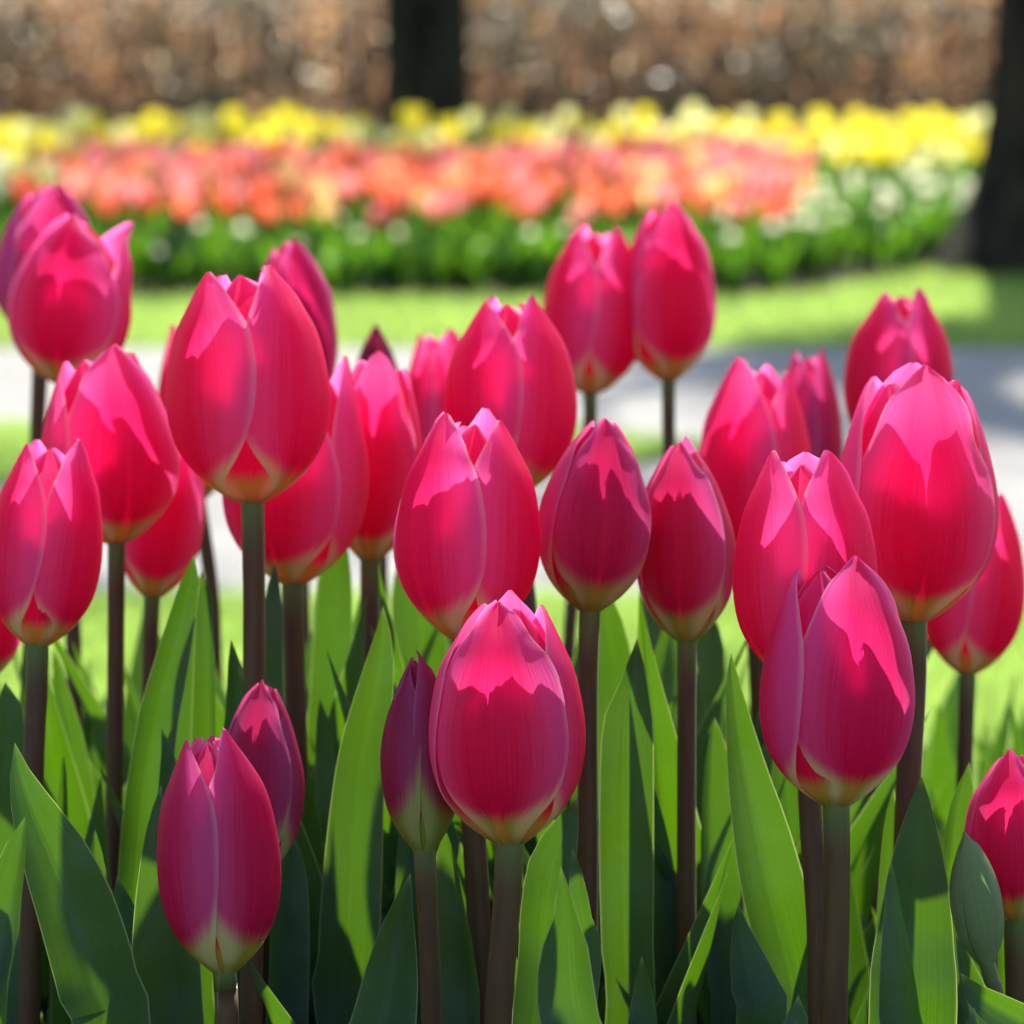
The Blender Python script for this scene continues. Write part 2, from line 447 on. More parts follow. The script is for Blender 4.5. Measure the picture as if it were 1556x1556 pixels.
def make_hedge(name, x0, x1, y0, y1, h, n, seed, label, leaf, mats, thr):
    rg = np.random.default_rng(seed); rnd = random.Random(seed)
    t = thing(name, ((x0 + x1) / 2, y0, 0), label, 'hedge')
    cx = (x0 + x1) / 2
    # twigs: upright forked sticks
    V, Q = [], []
    for k in range(int((x1 - x0) * 34)):
        x = rnd.uniform(x0, x1) - cx; y = rnd.uniform(0.1, y1 - y0 - 0.1)
        z = 0; pts = [(x, y, 0)]
        while z < h * rnd.uniform(.8, .97):
            z += rnd.uniform(.12, .25); x += rnd.uniform(-.06, .06); y += rnd.uniform(-.05, .05); pts.append((x, y, z))
        add_tube(V, Q, pts, [0.016 * (1 - .7 * i / len(pts)) for i in range(len(pts))], 4)
    link('branches', raw_mesh('branches', V, Q), M_TWIG, t)
    P = np.stack([rg.uniform(x0, x1, n) - cx, rg.uniform(0, 1, n) ** 1.5 * (y1 - y0), rg.uniform(0.02, 1, n) * h], 1)
    # clumps and gaps
    c = (np.sin(P[:, 0] * 3.1 + 1.3 * np.sin(P[:, 2] * 4.0)) + np.sin(P[:, 0] * 7.7 + P[:, 2] * 6.1 + 2) + np.sin(P[:, 2] * 9 - P[:, 0] * 2.3) + 1.3 * rg.normal(size=n))
    P[:, 1] += 0.10 * c + rg.normal(size=n) * .03
    P[:, 2] += (P[:, 2] > h * .9) * rg.uniform(-.05, .07, n)
    a = rg.normal(size=(n, 3)); a /= np.linalg.norm(a, axis=1)[:, None]
    b = np.cross(a, rg.normal(size=(n, 3))); b /= np.linalg.norm(b, axis=1)[:, None]
    s = (leaf * rg.uniform(.6, 1.2, n))[:, None]
    nn = np.cross(a, b) * s * .18
    LV = np.stack([P - a * s, P + b * s * .62 + nn, P + a * s, P - b * s * .62 + nn], 1).reshape(-1, 3)
    LQ = np.arange(n * 4).reshape(n, 4)
    mi = (c < thr).astype(int)
    me = raw_mesh('foliage', LV, LQ, smooth=False, mat_index=mi)
    link('foliage', me, mats, t)
    return t
make_hedge('hedge', -5.6, 6.4, 23.6, 24.8, 1.42, 16000, 3, 'low clipped beech hedge keeping its copper brown winter leaves behind the flower bed', 0.051, [M_BEECH, M_EVERG], -0.15)
make_hedge('hedge', -9.0, 10.0, 31.0, 33.0, 3.4, 26000, 5, 'taller dark hedge rising behind the copper brown beech hedge', 0.075, [M_EVERG, M_BEECH], -1.2)

# ------------------------------------------------------------------ far flower bed
def far_tulip_mesh(name, H, R_, stem, leaves, mats, seed, flat=False):
    rnd = random.Random(seed)
    V, Q, MI = [], [], []
    n0 = 0
    add_tube(V, Q, [(0, 0, 0), (rnd.uniform(-.01, .01), rnd.uniform(-.01, .01), stem * .5), (0, 0, stem)], [.0045, .0042, .004], 5)
    MI += [1] * (len(Q) - len(MI))
    prof = [(.15, 0), (.70, .10), (.98, .36), (1.0, .62), (.90, .85), (.72, 1.0)]
    hw = [.7, .85, .85, .78, .58, .14]
    if flat:
        prof = [(.1, 0), (.35, .12), (.65, .28), (.9, .40), (1.1, .46), (1.25, .44)]
        hw = [.6, .55, .52, .48, .36, .06]
    for k in range(6):
        inn = .9 if k % 2 else 1.0
        op = rnd.uniform(.85, 1.25)
        ph = k * math.pi / 3 + rnd.uniform(-.1, .1)
        b0 = len(V)
        for (r, z), w in zip(prof, hw):
            rr = R_ * r * inn * (1 + (op - 1) * z)
            for u in (-1, -.35, .35, 1):
                th = ph + u * w
                V.append((rr * math.cos(th) * (1 - .05 * u * u), rr * math.sin(th) * (1 - .05 * u * u), stem + z * H * (1 if k % 2 == 0 else .96)))
        for i in range(5):
            for j in range(3):
                Q.append((b0 + i * 4 + j, b0 + i * 4 + j + 1, b0 + i * 4 + j + 5, b0 + i * 4 + j + 4))
    MI += [0] * (len(Q) - len(MI))
    if flat:                                                     # the daffodil's little cup
        add_tube(V, Q, [(0, 0, stem + H * .3), (0, 0, stem + H * .75)], [R_ * .28, R_ * .40], 8); MI += [0] * (len(Q) - len(MI))
    for k in range(leaves):
        a = rnd.uniform(0, 6.283); L = stem * rnd.uniform(.75, 1.02); w = rnd.uniform(.006, .018) if not flat else .006
        out = rnd.uniform(.25, .55) * L
        b0 = len(V)
        for i in range(6):
            s = i / 5
            c = (math.cos(a) * out * s ** 1.6, math.sin(a) * out * s ** 1.6, L * (s - .12 * s ** 3))
            ww = w * (0.7 + 1.2 * s) * (1 - s ** 3) + .001
            V.append((c[0] - math.sin(a) * ww, c[1] + math.cos(a) * ww, c[2] + ww * .5)); V.append(c); V.append((c[0] + math.sin(a) * ww, c[1] - math.cos(a) * ww, c[2] + ww * .5))
        for i in range(5):
            for j in range(2): Q.append((b0 + i * 3 + j, b0 + i * 3 + j + 1, b0 + i * 3 + j + 4, b0 + i * 3 + j + 3))
    MI += [1] * (len(Q) - len(MI))
    me = raw_mesh(name, V, Q, mat_index=MI)
    for m in mats: me.materials.append(m)
    return me

M_FARLEAF = sheet_material('far_leaf', (0.05, 0.12, 0.04), (0.19, 0.46, 0.015), 0.5, 0.20, 0.8, 0.6)
def far_petal(name, col, trans, amount=0.68):
    return sheet_material(name, col, trans, amount, 0.35, 0.45, 0.10)
F_CORAL = far_petal('coral_petal', (0.90, 0.17, 0.10), (1.0, 0.30, 0.16))
F_SALMON = far_petal('salmon_petal', (0.90, 0.23, 0.24), (1.0, 0.42, 0.40))
F_ORANGE = far_petal('orange_petal', (0.92, 0.52, 0.22), (1.0, 0.70, 0.34))
F_YELLOW = far_petal('yellow_petal', (0.95, 0.79, 0.07), (1.0, 0.88, 0.09))
F_LEMON = far_petal('lemon_petal', (0.93, 0.90, 0.42), (1.0, 0.97, 0.50))
F_CREAM = far_petal('cream_petal', (0.88, 0.87, 0.66), (0.97, 0.97, 0.70))

rnd = random.Random(77)
protos = {}
for key, mats in (('coral', [F_CORAL]), ('salmon', [F_SALMON]), ('orange', [F_ORANGE]), ('yellow', [F_YELLOW])):
    protos[key] = [far_tulip_mesh('tulip_mesh', rnd.uniform(.075, .090), rnd.uniform(.034, .042), rnd.uniform(.23, .28) if key != 'yellow' else rnd.uniform(.27, .35), 4, mats + [M_FARLEAF], i + 10) for i in range(5)]
for i in range(4): protos['yellow'].append(far_tulip_mesh('tulip_mesh', rnd.uniform(.075, .09), rnd.uniform(.034, .042), rnd.uniform(.25, .34), 4, [F_LEMON, M_FARLEAF], i + 80))
protos['cream'] = [far_tulip_mesh('daffodil_mesh', .055, .042, rnd.uniform(.24, .31), 5, [F_CREAM, M_FARLEAF], 40 + i, True) for i in range(4)]
protos['green'] = [far_tulip_mesh('leaf_mesh', .03, .006, rnd.uniform(.20, .25), 7, [M_FARLEAF, M_FARLEAF], 60 + i) for i in range(4)]

def place_far(name, key, x, y, label, cat, group, sc=1.0):
    o = bpy.data.objects.new(name, rnd.choice(protos[key])); COL.objects.link(o)
    o.location = (x, y, mound(x, y)); o.rotation_euler = (rnd.gauss(0, .06), rnd.gauss(0, .06), rnd.uniform(0, 6.28))
    s = sc * rnd.uniform(.92, 1.1); o.scale = (s, s, s)
    return tag(o, label, cat, group)

def merge_far(name, items):
    """far plants past the count of individuals, one object"""
    Vs, Qs, MI, mats = [], [], [], []
    off = 0
    for key, x, y, s in items:
        me = rnd.choice(protos[key]); n = len(me.vertices)
        v = np.empty(n * 3, np.float32); me.vertices.foreach_get('co', v); v = v.reshape(-1, 3)
        q = np.empty(len(me.loops), np.int32); me.loops.foreach_get('vertex_index', q); q = q.reshape(-1, 4)
        mi = np.empty(len(me.polygons), np.int32); me.polygons.foreach_get('material_index', mi)
        a = rnd.uniform(0, 6.28); c_, s_ = math.cos(a), math.sin(a)
        rot = np.array([[c_, -s_, 0], [s_, c_, 0], [0, 0, 1]])
        Vs.append(v @ rot.T * s + np.array([x, y, mound(x, y)])); Qs.append(q + off); off += n
        idx = []
        for m in me.materials:
            if m not in mats: mats.append(m)
            idx.append(mats.index(m))
        MI.append(np.array(idx)[mi])
    me = raw_mesh(name, np.vstack(Vs), np.vstack(Qs), mat_index=np.concatenate(MI))
    return tag(link(name, me, mats), kind='stuff')

def spots(n, x0, x1, dy0, dy1, mind, cond=None):
    pts = []; tries = 0
    while len(pts) < n and tries < 60000:
        tries += 1
        x = rnd.uniform(x0, x1); y = bed_front(x) + rnd.uniform(dy0, dy1)
        if cond and not cond(x, y): continue
        if all((x - a) ** 2 + (y - b) ** 2 > mind * mind for a, b in pts[-160:]): pts.append((x, y))
    return pts
col = lambda x, y: 778 + x * F / y
or_left = lambda y: 60 + (y - 12) * 28 if y < 15 else 150
in_orange = lambda x, y: 60 + 30 * math.sin(y * 3) < col(x, y) < 1215 + 20 * math.sin(y * 5)
osp = spots(380, -2.2, 1.6, 0.25, 4.4, .10, in_orange); osp.sort(key=lambda p: p[1])
more = spots(48, -.4, 2.2, 4.0, 6.0, .11, lambda x, y: 830 < col(x, y) < 1225)
for x, y in osp[:250] + more:
    k = rnd.choices(['coral', 'salmon', 'orange'], [.55, .27, .18])[0] if y < 13.4 else rnd.choices(['coral', 'salmon', 'orange'], [.35, .57, .08])[0]
    place_far('coral_tulip', k, x, y, 'small out of focus coral orange tulip packed in the middle of the far flower bed', 'tulip', 'coral and orange tulips in the far bed')
merge_far('tulip_mass', [(rnd.choices(['coral', 'salmon', 'orange'], [.3, .6, .1])[0], x, y, rnd.uniform(.95, 1.1)) for x, y in osp[250:]])
ysp = spots(250, -3.2, 3.2, 1.6, 6.3, .10, lambda x, y: -80 < col(x, y) < 1540 and (y - bed_front(x) > 4.2 or not (70 < col(x, y) < 1225)) and y < 19)
for x, y in ysp:
    place_far('yellow_tulip', 'yellow', x, y, 'small out of focus yellow tulip at the back of the far flower bed', 'tulip', 'yellow tulips at the back of the far bed', 1.1)
csp = spots(95, 0.8, 2.6, 0.05, 3.8, .09, lambda x, y: 1190 < col(x, y) < 1470)
csp += spots(28, -2.4, -1.4, 1.0, 3.4, .09, lambda x, y: -40 < col(x, y) < 130)
for x, y in csp:
    place_far('daffodil', 'cream', x, y, 'small out of focus cream white flower at the end of the far flower bed', 'daffodil', 'cream white flowers of the far bed', rnd.uniform(.62, 1.08))
for x, y in spots(20, -1.6, 1.3, -0.05, 0.5, .14, lambda x, y: 180 < col(x, y) < 1250):  # small cream heads put in to stand for glints on the leaves
    place_far('glint_fleck', 'cream', x, y, 'tiny pale out of focus fleck standing for a glint on the far bed leaves', 'glint fleck', 'pale glint flecks low in the far bed leaves', rnd.uniform(.4, .82))
gsp = spots(620, -2.6, 2.4, 0.02, 2.6, .05, lambda x, y: -100 < col(x, y) < 1500 and (col(x, y) < 1180 or rnd.random() < .5))
gsp += spots(260, 1.2, 3.6, 0.0, 6.0, .05, lambda x, y: y < 20)
merge_far('bed_foliage', [('green', x, y, rnd.uniform(.55, 1.3)) for x, y in gsp])

# ------------------------------------------------------------------ front tulips
PROF = [(0.16, 0.0), (0.31, 0.028), (0.54, 0.085), (0.77, 0.170), (0.925, 0.27), (1.0, 0.41), (0.975, 0.56), (0.87, 0.73), (0.70, 0.87), (0.50, 1.0)]
HW_O = [(0, 54), (.10, 54), (.22, 56), (.36, 62), (.50, 66), (.64, 63), (.76, 55), (.86, 44), (.93, 33), (.975, 19), (1, 3)]
HW_I = [(0, 45), (.10, 46), (.22, 52), (.36, 58), (.50, 60), (.64, 59), (.76, 56), (.86, 49), (.93, 38), (.975, 22), (1, 5)]

def petal_mesh(rad, H, phi, outer, rnd, tipr, gap, keel=0.0, r0=.16, hk=1.0, wide=1.0):
    NV, NU = 36, 17
    prof = [list(p) for p in PROF]
    prof[0][0] = r0; prof[1][0] = max(.31, r0 + .08)
    prof[-1][0] = tipr
    prof[-2][0] = 0.5 * (0.86 + tipr) if tipr < 0.8 else 0.86
    prof[-3][0] = 0.86 if tipr < 0.8 else 0.95
    if tipr < 0.3: prof[-3][0] = 0.78
    pr = catmull(prof, NV)
    hw = np.array(HW_O if outer else HW_I)
    vv = np.linspace(0, 1, NV)
    a = np.interp(vv, hw[:, 0], hw[:, 1])
    a = a * (1 + (wide - 1) * np.clip((vv - .45) / .3, 0, 1))
    a = np.convolve(np.pad(a, 2, 'edge'), [.1, .2, .4, .2, .1], 'valid'); a[-1] = hw[-1, 1]
    fr = .25 if wide > 1 else 1.0
    jag = np.array([rnd.gauss(0, .3 * fr) for _ in range(NV)]); jag = np.convolve(jag, [.25, .5, .25], 'same') * np.clip((vv - .6) / .2, 0, 1)
    jag2 = np.array([rnd.gauss(0, .3 * fr) for _ in range(NV)]); jag2 = np.convolve(jag2, [.25, .5, .25], 'same') * np.clip((vv - .6) / .2, 0, 1)
    if outer:
        a -= gap * 32 * np.exp(-((vv - .16) / .22) ** 2)
    Hk = H * hk * (1 + rnd.uniform(-.025, .015))
    base = 1.0 if outer else 0.885
    p1, p2, p3, p4 = [rnd.uniform(0, 6.28) for _ in range(4)]
    tw = rnd.uniform(-2, 2)
    lift = 1
    sk = rnd.uniform(-.06, .06)
    G = np.zeros((NV, NU, 3)); T = np.zeros((NV, NU, 2))
    for i in range(NV):
        v = vv[i]
        up = max(0.0, (v - .55) / .45)
        for j in range(NU):
            u = -1 + 2 * j / (NU - 1)
            r = pr[i, 0] * rad * base
            mid = math.sin(math.pi * min(1, v * 1.02)) ** .6
            r *= 1 - (0.035 if outer else 0.0) * u * u * mid
            r += rad * (0.030 * lift * u * min(1, mid * 1.15) * (1 if outer else .6))
            r -= rad * 0.022 * math.exp(-(u / .07) ** 2) * min(1, v * 3) * (1 - .6 * v) * (1 if outer else -.5)
            r += rad * keel * math.exp(-(u / .35) ** 2) * up
            ed = abs(u) ** 3
            r += rad * ed * up * fr * (.05 * math.sin(9 * v + p1 + u) + .03 * math.sin(23 * v + p2) + .02 * math.sin(41 * v + p4 * u))
            r -= rad * ed * up * (.05 if outer else .10)                  # margins roll inwards near the tip
            r += rad * .012 * math.sin(5 * u + 4 * v + p3)
            th = phi + math.radians(u * a[i] * (1 - .045 * (jag[i] if u > 0 else jag2[i]) * abs(u) ** 3) + tw * v + 60 * sk * v * v)
            z = pr[i, 1] * Hk
            z += H * (.010 * fr * math.sin(31 * v + p2 * u) * ed * up)
            G[i, j] = (r * math.sin(th), -r * math.cos(th), z)
            T[i, j] = ((u + 1) / 2, v)
    return grid_mesh('petal', G, T)

def leaf_mesh(path, widths, face, fold, seed):
    """path from base to tip (m), widths (m), face: azimuth that the channelled side looks at (0: the camera)"""
    rnd = random.Random(seed)
    N, Mx = 40, 11
    S = catmull([(*p, w) for p, w in zip(path, widths)], N)
    C, W = S[:, :3], np.maximum(S[:, 3], 0.0)
    T = np.gradient(C, axis=0); T /= np.linalg.norm(T, axis=1)[:, None]
    G = np.zeros((N, Mx, 3)); U = np.zeros((N, Mx, 2))
    p1, p2 = rnd.uniform(0, 6.28), rnd.uniform(0, 6.28)
    tw = rnd.uniform(-.25, .25)
    for i in range(N):
        t = i / (N - 1)
        az = face + tw * t
        f = Vector((math.sin(az), -math.cos(az), 0.0))
        tt = Vector(T[i])
        s = tt.cross(f); s.normalize()
        nrm = s.cross(tt); nrm.normalize()
        w = W[i] if t < .93 else W[i] * (max(0.0, 1 - ((t - .93) / .07) ** 2) ** .5 if False else 1)
        fo = fold * (1.0 - .45 * t) + .12
        for j in range(Mx):
            u = -1 + 2 * j / (Mx - 1)
            rise = fo * w * (abs(u) ** 1.7) * .62
            wave = .085 * w * (abs(u) ** 2) * math.sin(7 * t + p1 + (1.5 if u > 0 else 0)) + .012 * w * math.sin(13 * t + 3 * u + p2)
            groove = -.03 * w * math.exp(-(u / .12) ** 2)
            G[i, j] = Vector(C[i]) + s * (u * w / 2 * (1 - .16 * fo)) + nrm * (rise + wave + groove)
            U[i, j] = ((u + 1) / 2, t)
    return grid_mesh('leaf', G, U)

TULIPS = {}
def tulip(key, box, base, s, phi, label, top=None, tipr=0.42, young=0.0, gap=0.3, stem=(), sw=40, seed=0, tint=0.0, green=0.0, lean=0.0, mat=None, over=None, depth_stem=0.0):
    xl, xr, yt, yb = box
    rnd = random.Random(seed * 31 + 7)
    bx = base
    B = at(bx, yb, s)
    tx = top if top is not None else (xl + xr) / 2 + ((xl + xr) / 2 - bx) * .6
    T = at(tx, yt, s) + FWD * lean
    ax = T - B; H = ax.length; ax.normalize()
    rad = (xr - xl) / 2 * D0 * s / F / 1.01
    # stem
    pts = [B + ax * 0.003]
    last = None
    for (px, py) in stem:
        pts.append(at(px, py, s)); last = (px, py)
    if last is None:
        p = B - ax * 0.05 + Vector((0, 0, -0.05)); pts.append(p)
    pl, pm = pts[-1], B
    dirv = (pl - pm); k = dirv.z
    slope = Vector((dirv.x / k, dirv.y / k, 0)) if abs(k) > 1e-3 else Vector()
    slope *= 0.7
    foot = Vector((pl.x - slope.x * pl.z, pl.y - slope.y * pl.z + depth_stem, 0.0))
    n_mid = 2
    for q in range(1, n_mid):
        f = q / n_mid
        pts.append(pl.lerp(foot, f))
    pts.append(foot)
    t = thing('pink_tulip', foot, label, 'tulip')
    pa = catmull([tuple(Vector(p) - foot) for p in pts], 40)[::-1]
    rs = sw / 2 * D0 * s / F * .95
    rad_s = [rs * (1.06 - .10 * i / 39 + .06 * max(0, i - 36) / 3) for i in range(40)]
    rings = tube_rings([tuple(p) for p in pa], rad_s, 14)
    Gs = np.array([[tuple(p) for p in r] for r in rings]); Us = np.zeros(Gs.shape[:2] + (2,))
    Us[:, :, 1] = np.linspace(0, 1, 40)[:, None]; Us[:, :, 0] = np.linspace(0, 1, 14)[None]
    st = link('stem', grid_mesh('stem', Gs, Us, close=True), M_STEM, t); st['green'] = float(green)
    # bloom
    q = Vector((0, 0, 1)).rotation_difference(ax)
    for k in range(6):
        outer = k % 2 == 0
        ph = R(phi) + k * math.pi / 3 + R(rnd.uniform(-2, 2) if k in (0, 1, 5) else rnd.uniform(-5, 5))
        tr = tipr + rnd.uniform(-.07, .07) - (0.06 if not outer else 0)
        if over and k in over: tr = over[k]
        pm_ = petal_mesh(rad, H, ph, outer, rnd, max(.05, tr), gap, keel=-.02 if young > .5 else 0.0, r0=rs / rad * .96, hk={0: 1.0, 1: .955, 5: .95, 2: .96, 4: .965, 3: rnd.uniform(.96, 1.03)}[k] if seed % 7 else (1.0 if outer else .955), wide=1.22 if k in (2, 3, 4) else 1.0)
        o = link('petal', pm_, mat or M_PETAL, t)
        o.rotation_mode = 'QUATERNION'; o.rotation_quaternion = q; o.location = B - foot
        o['young'] = float(young); o['tint'] = float(tint + rnd.uniform(-.006, .006))
    TULIPS[key] = (t, foot, s)
    return t

def leaf(key, pts, s, face=0.0, fold=0.5, s0=None, basew=0.026, seed=None):
    """pts: (px, py, width px) from the tip down; the base clasps the plant's stem"""
    t, foot, ps = TULIPS[key]
    n = len(pts)
    path, W = [], []
    fc = max(.45, abs(math.cos(face)))
    for i, (x, y, w) in enumerate(pts):
        f = i / max(1, n - 1)
        ss = s + ((s0 if s0 else s) - s) * f
        path.append(at(x, y, ss)); W.append(w * D0 * ss / F / fc)
    p = path[-1]
    b = Vector((foot.x, foot.y, 0.05))
    m = p.lerp(b, .55); m.z = p.z * .5 + b.z * .5
    path += [m, b]; W += [max(W[-1] * .9, basew), basew]
    path = [tuple(Vector(q) - foot) for q in path][::-1]; W = W[::-1]
    sd = seed if seed is not None else int(pts[0][0] * 7 + pts[0][1])
    return link('leaf', leaf_mesh(path, W, face, fold, sd), M_LEAF, t)

# front row ---------------------------------------------------------
tulip('A', (655, 895, 908, 1282), 775, 1.00, -13, 'large open pink tulip at front centre, its broad front petal coming to a point', top=768, tipr=.42, gap=.45, stem=[(772, 1340), (764, 1450), (757, 1556)], sw=46, seed=1, young=.04)
tulip('B', (1147, 1385, 848, 1224), 1270, 1.00, 20, 'large pink tulip at front right with a creamy yellow base and ruffled pale rim', top=1275, tipr=.55, gap=.5, stem=[(1272, 1300), (1271, 1420), (1268, 1556)], sw=43, seed=2)
tulip('C', (230, 420, 1108, 1478), 342, 0.99, 58, 'slim dark pink tulip low at front left, two petals meeting in a seam', top=318, tipr=.34, gap=.02, young=.28, stem=[(343, 1510), (346, 1556)], sw=38, seed=3)
tulip('E', (567, 690, 992, 1294), 645, 1.02, 60, 'narrow closed maroon tulip bud with dark seam, beside the front centre tulip', top=628, tipr=.10, gap=0, young=.78, stem=[(650, 1380), (656, 1556)], sw=35, seed=4)
tulip('D', (322, 462, 1028, 1335), 385, 1.07, -12, 'slim shaded maroon tulip with bright red edge, behind the low front left tulip', top=404, tipr=.24, gap=.2, young=.55, stem=[(383, 1450), (382, 1556)], sw=37, seed=5)
tulip('H', (1262, 1518, 560, 945), 1388, 1.09, 2, 'largest pink tulip on the right, six petals showing and a broad smooth front petal', top=1398, tipr=.64, gap=.5, stem=[(1388, 1050), (1378, 1260)], sw=42, seed=6)
tulip('G', (1098, 1322, 686, 1040), 1222, 1.03, 49, 'bright pink tulip with pale frilled rim, standing directly behind the front right tulip', top=1222, tipr=.52, gap=.25, stem=[(1232, 1250), (1243, 1400), (1246, 1556)], sw=38, seed=7)
tulip('F', (590, 818, 626, 972), 704, 1.07, -46, 'bright pink tulip with a vertical split between two petals, rising behind the front centre tulip', top=716, tipr=.43, gap=.35, stem=[(712, 1150), (724, 1330), (734, 1556)], sw=39, seed=8)
tulip('K', (237, 492, 398, 764), 384, 1.11, 60, 'tall large pink tulip at centre left with a red wedge between its two front petals', top=366, tipr=.44, gap=.9, stem=[(386, 900), (386, 1060), (388, 1250)], sw=37, seed=9)
tulip('M', (-12, 166, 666, 982), 56, 1.10, 60, 'pink tulip cut by left frame edge, narrow red slit between two petals', top=80, tipr=.52, gap=.6, stem=[(55, 1080), (50, 1200)], sw=36, seed=10)
tulip('L', (54, 266, 531, 826), 178, 1.19, 22, 'pink tulip with large forward petal and open top, above the left edge tulip', top=156, tipr=.58, gap=.4, stem=[(176, 1000), (172, 1400)], sw=28, seed=11)
tulip('X', (823, 998, 630, 929), 896, 1.09, 8, 'mauve pink tulip with pointed front petal, right of the split petal tulip', top=918, tipr=.27, gap=.15, young=.36, stem=[(893, 1050), (893, 1370)], sw=33, seed=12)
tulip('Y', (964, 1118, 668, 975), 1044, 1.11, -14, 'mauve pink tulip with ragged petal edge, left of the frilled pink tulip', top=1040, tipr=.31, gap=.2, young=.3, stem=[(1043, 1200), (1043, 1556)], sw=31, seed=13)
tulip('Q', (325, 549, 543, 888), 445, 1.18, -20, 'pink tulip half hidden below the tall centre left tulip, its orange yellow base showing', top=455, tipr=.60, gap=.4, stem=[(447, 1000), (455, 1300)], sw=36, seed=14)
tulip('Rr', (514, 664, 541, 852), 562, 1.23, -4, 'pink tulip with jagged open top, between the tall tulip and the split petal tulip', top=580, tipr=.60, gap=.3, stem=[(562, 950), (558, 1120)], sw=32, seed=15)
tulip('T', (656, 862, 446, 752), 776, 1.22, 60, 'broad pink tulip with a pale sunlit stripe, behind and above the split petal tulip', top=770, tipr=.44, gap=.1, stem=[(800, 900), (812, 1100)], sw=30, seed=16)
tulip('AC', (188, 324, 640, 908), 230, 1.25, 5, 'deep pink tulip low at left with only its lower half showing behind a pointed leaf', top=265, tipr=.5, gap=.25, stem=[(228, 1000), (226, 1200)], sw=26, seed=17)
tulip('Z', (1054, 1232, 546, 860), 1140, 1.29, -42, 'pink tulip with a pointed left petal, partly hidden behind the frilled pink tulip', top=1150, tipr=.52, gap=.2, stem=[(1150, 1000)], sw=30, seed=18)
tulip('I', (1402, 1562, 742, 1024), 1470, 1.27, 48, 'deep red pink tulip at the right edge, low behind the largest pink tulip', top=1486, tipr=.5, gap=.25, stem=[(1468, 1100), (1465, 1200)], sw=27, seed=19)
tulip('J', (1470, 1625, 1138, 1398), 1544, 1.05, -22, 'half cut pink tulip low in the right bottom corner beside a green bud', top=1540, tipr=.33, gap=.1, young=.2, stem=[(1545, 1480), (1546, 1556)], sw=40, seed=20)
tulip('N', (20, 209, 325, 585), 98, 1.36, -4, 'pink tulip with one petal standing apart, upper left, in front of a purple one', top=118, tipr=.34, gap=.4, stem=[(108, 800), (114, 1100)], sw=26, seed=21, over={2: .95})
tulip('O', (-4, 158, 284, 520), 62, 1.48, 20, 'shaded purple tulip at the upper left edge, behind the tulip with one petal apart', top=82, tipr=.5, gap=.2, young=.25, tint=-.015, seed=22, sw=26)
tulip('P', (386, 522, 361, 640), 452, 1.46, 25, 'shaded purple pink tulip behind the tall large centre left tulip', top=440, tipr=.40, gap=.1, young=.22, tint=-.015, seed=23, sw=26)
tulip('AE', (234, 360, 485, 760), 300, 1.42, 40, 'deep pink tulip almost wholly hidden behind the tall large centre left tulip', tipr=.5, gap=.2, stem=[(322, 900), (330, 1070)], sw=24, seed=24)
tulip('S', (538, 616, 486, 700), 576, 1.44, 0, 'small dark purple tulip bud tip peeping above the jagged topped tulip', top=571, tipr=.10, gap=0, young=1.0, seed=25, sw=24)
tulip('U', (612, 730, 500, 730), 672, 1.46, 40, 'soft pink tulip mostly hidden behind the left side of the broad striped tulip', top=668, tipr=.55, gap=.2, seed=26, sw=24)
tulip('V', (821, 981, 342, 598), 896, 1.48, 57, 'pink tulip on a bare dark stem at top centre, left one of the touching pair', top=905, tipr=.44, gap=.3, stem=[(896, 660), (882, 820), (866, 960)], sw=22, seed=27)
tulip('W', (946, 1098, 309, 579), 1016, 1.48, 14, 'highest pink tulip at top centre, right one of the touching pair', top=1012, tipr=.34, gap=.35, stem=[(1016, 640), (1017, 760)], sw=22, seed=28)
tulip('AB', (1278, 1446, 436, 700), 1362, 1.40, 60, 'pink tulip standing behind the largest right hand tulip, its notched top against the lawn', top=1366, tipr=.36, gap=.1, young=.12, stem=[(1350, 900)], sw=26, seed=29)
tulip('AA', (1168, 1278, 531, 800), 1225, 1.46, 62, 'shaded purple tulip peeping out behind the tulip with the pointed left petal', top=1226, tipr=.46, gap=.1, young=.35, tint=-.012, seed=30, sw=25)
tulip('AD', (-90, 36, 800, 1035), -25, 1.20, 30, 'deep pink tulip at the left edge of which only a sliver of base shows', tipr=.5, gap=.2, seed=31, sw=30)
tulip('GB', (1438, 1518, 1262, 1466), 1500, 1.02, 20, 'small closed green tulip bud leaning in the right bottom corner', top=1464, tipr=.10, gap=0, stem=[(1512, 1510), (1522, 1556)], sw=26, seed=32, green=.5, mat=M_BUD)

# their leaves -------------------------------------------------------
leaf('M', [(22, 1128, 0), (28, 1170, 30), (48, 1230, 70), (80, 1300, 105), (108, 1370, 122), (130, 1440, 128), (152, 1520, 128), (165, 1600, 120)], 1.0, .15, .35)
leaf('M', [(38, 1241, 0), (30, 1285, 34), (18, 1350, 60), (5, 1440, 76), (-8, 1556, 80)], .97, -.35, .7)
leaf('M', [(8, 1036, 0), (12, 1080, 44), (0, 1200, 70), (-10, 1400, 80)], 1.12, .4, .5)
leaf('C', [(245, 1192, 0), (240, 1260, 36), (250, 1350, 84), (262, 1450, 116), (268, 1556, 128)], 1.03, -.2, .4)
leaf('L', [(295, 842, 0), (289, 880, 26), (272, 950, 42), (252, 1030, 55), (235, 1100, 62), (215, 1250, 72), (205, 1400, 74)], 1.12, .5, .55)
leaf('AC', [(313, 872, 0), (314, 900, 22), (316, 1000, 32), (316, 1150, 40), (312, 1300, 48)], 1.16, -.5, .6)
leaf('AC', [(307, 866, 0), (300, 930, 34), (292, 1020, 50), (285, 1150, 64), (275, 1300, 72)], 1.22, .1, .3)
leaf('Q', [(351, 970, 0), (355, 1010, 20), (357, 1060, 30), (352, 1200, 46), (345, 1350, 52)], 1.12, .3, .6)
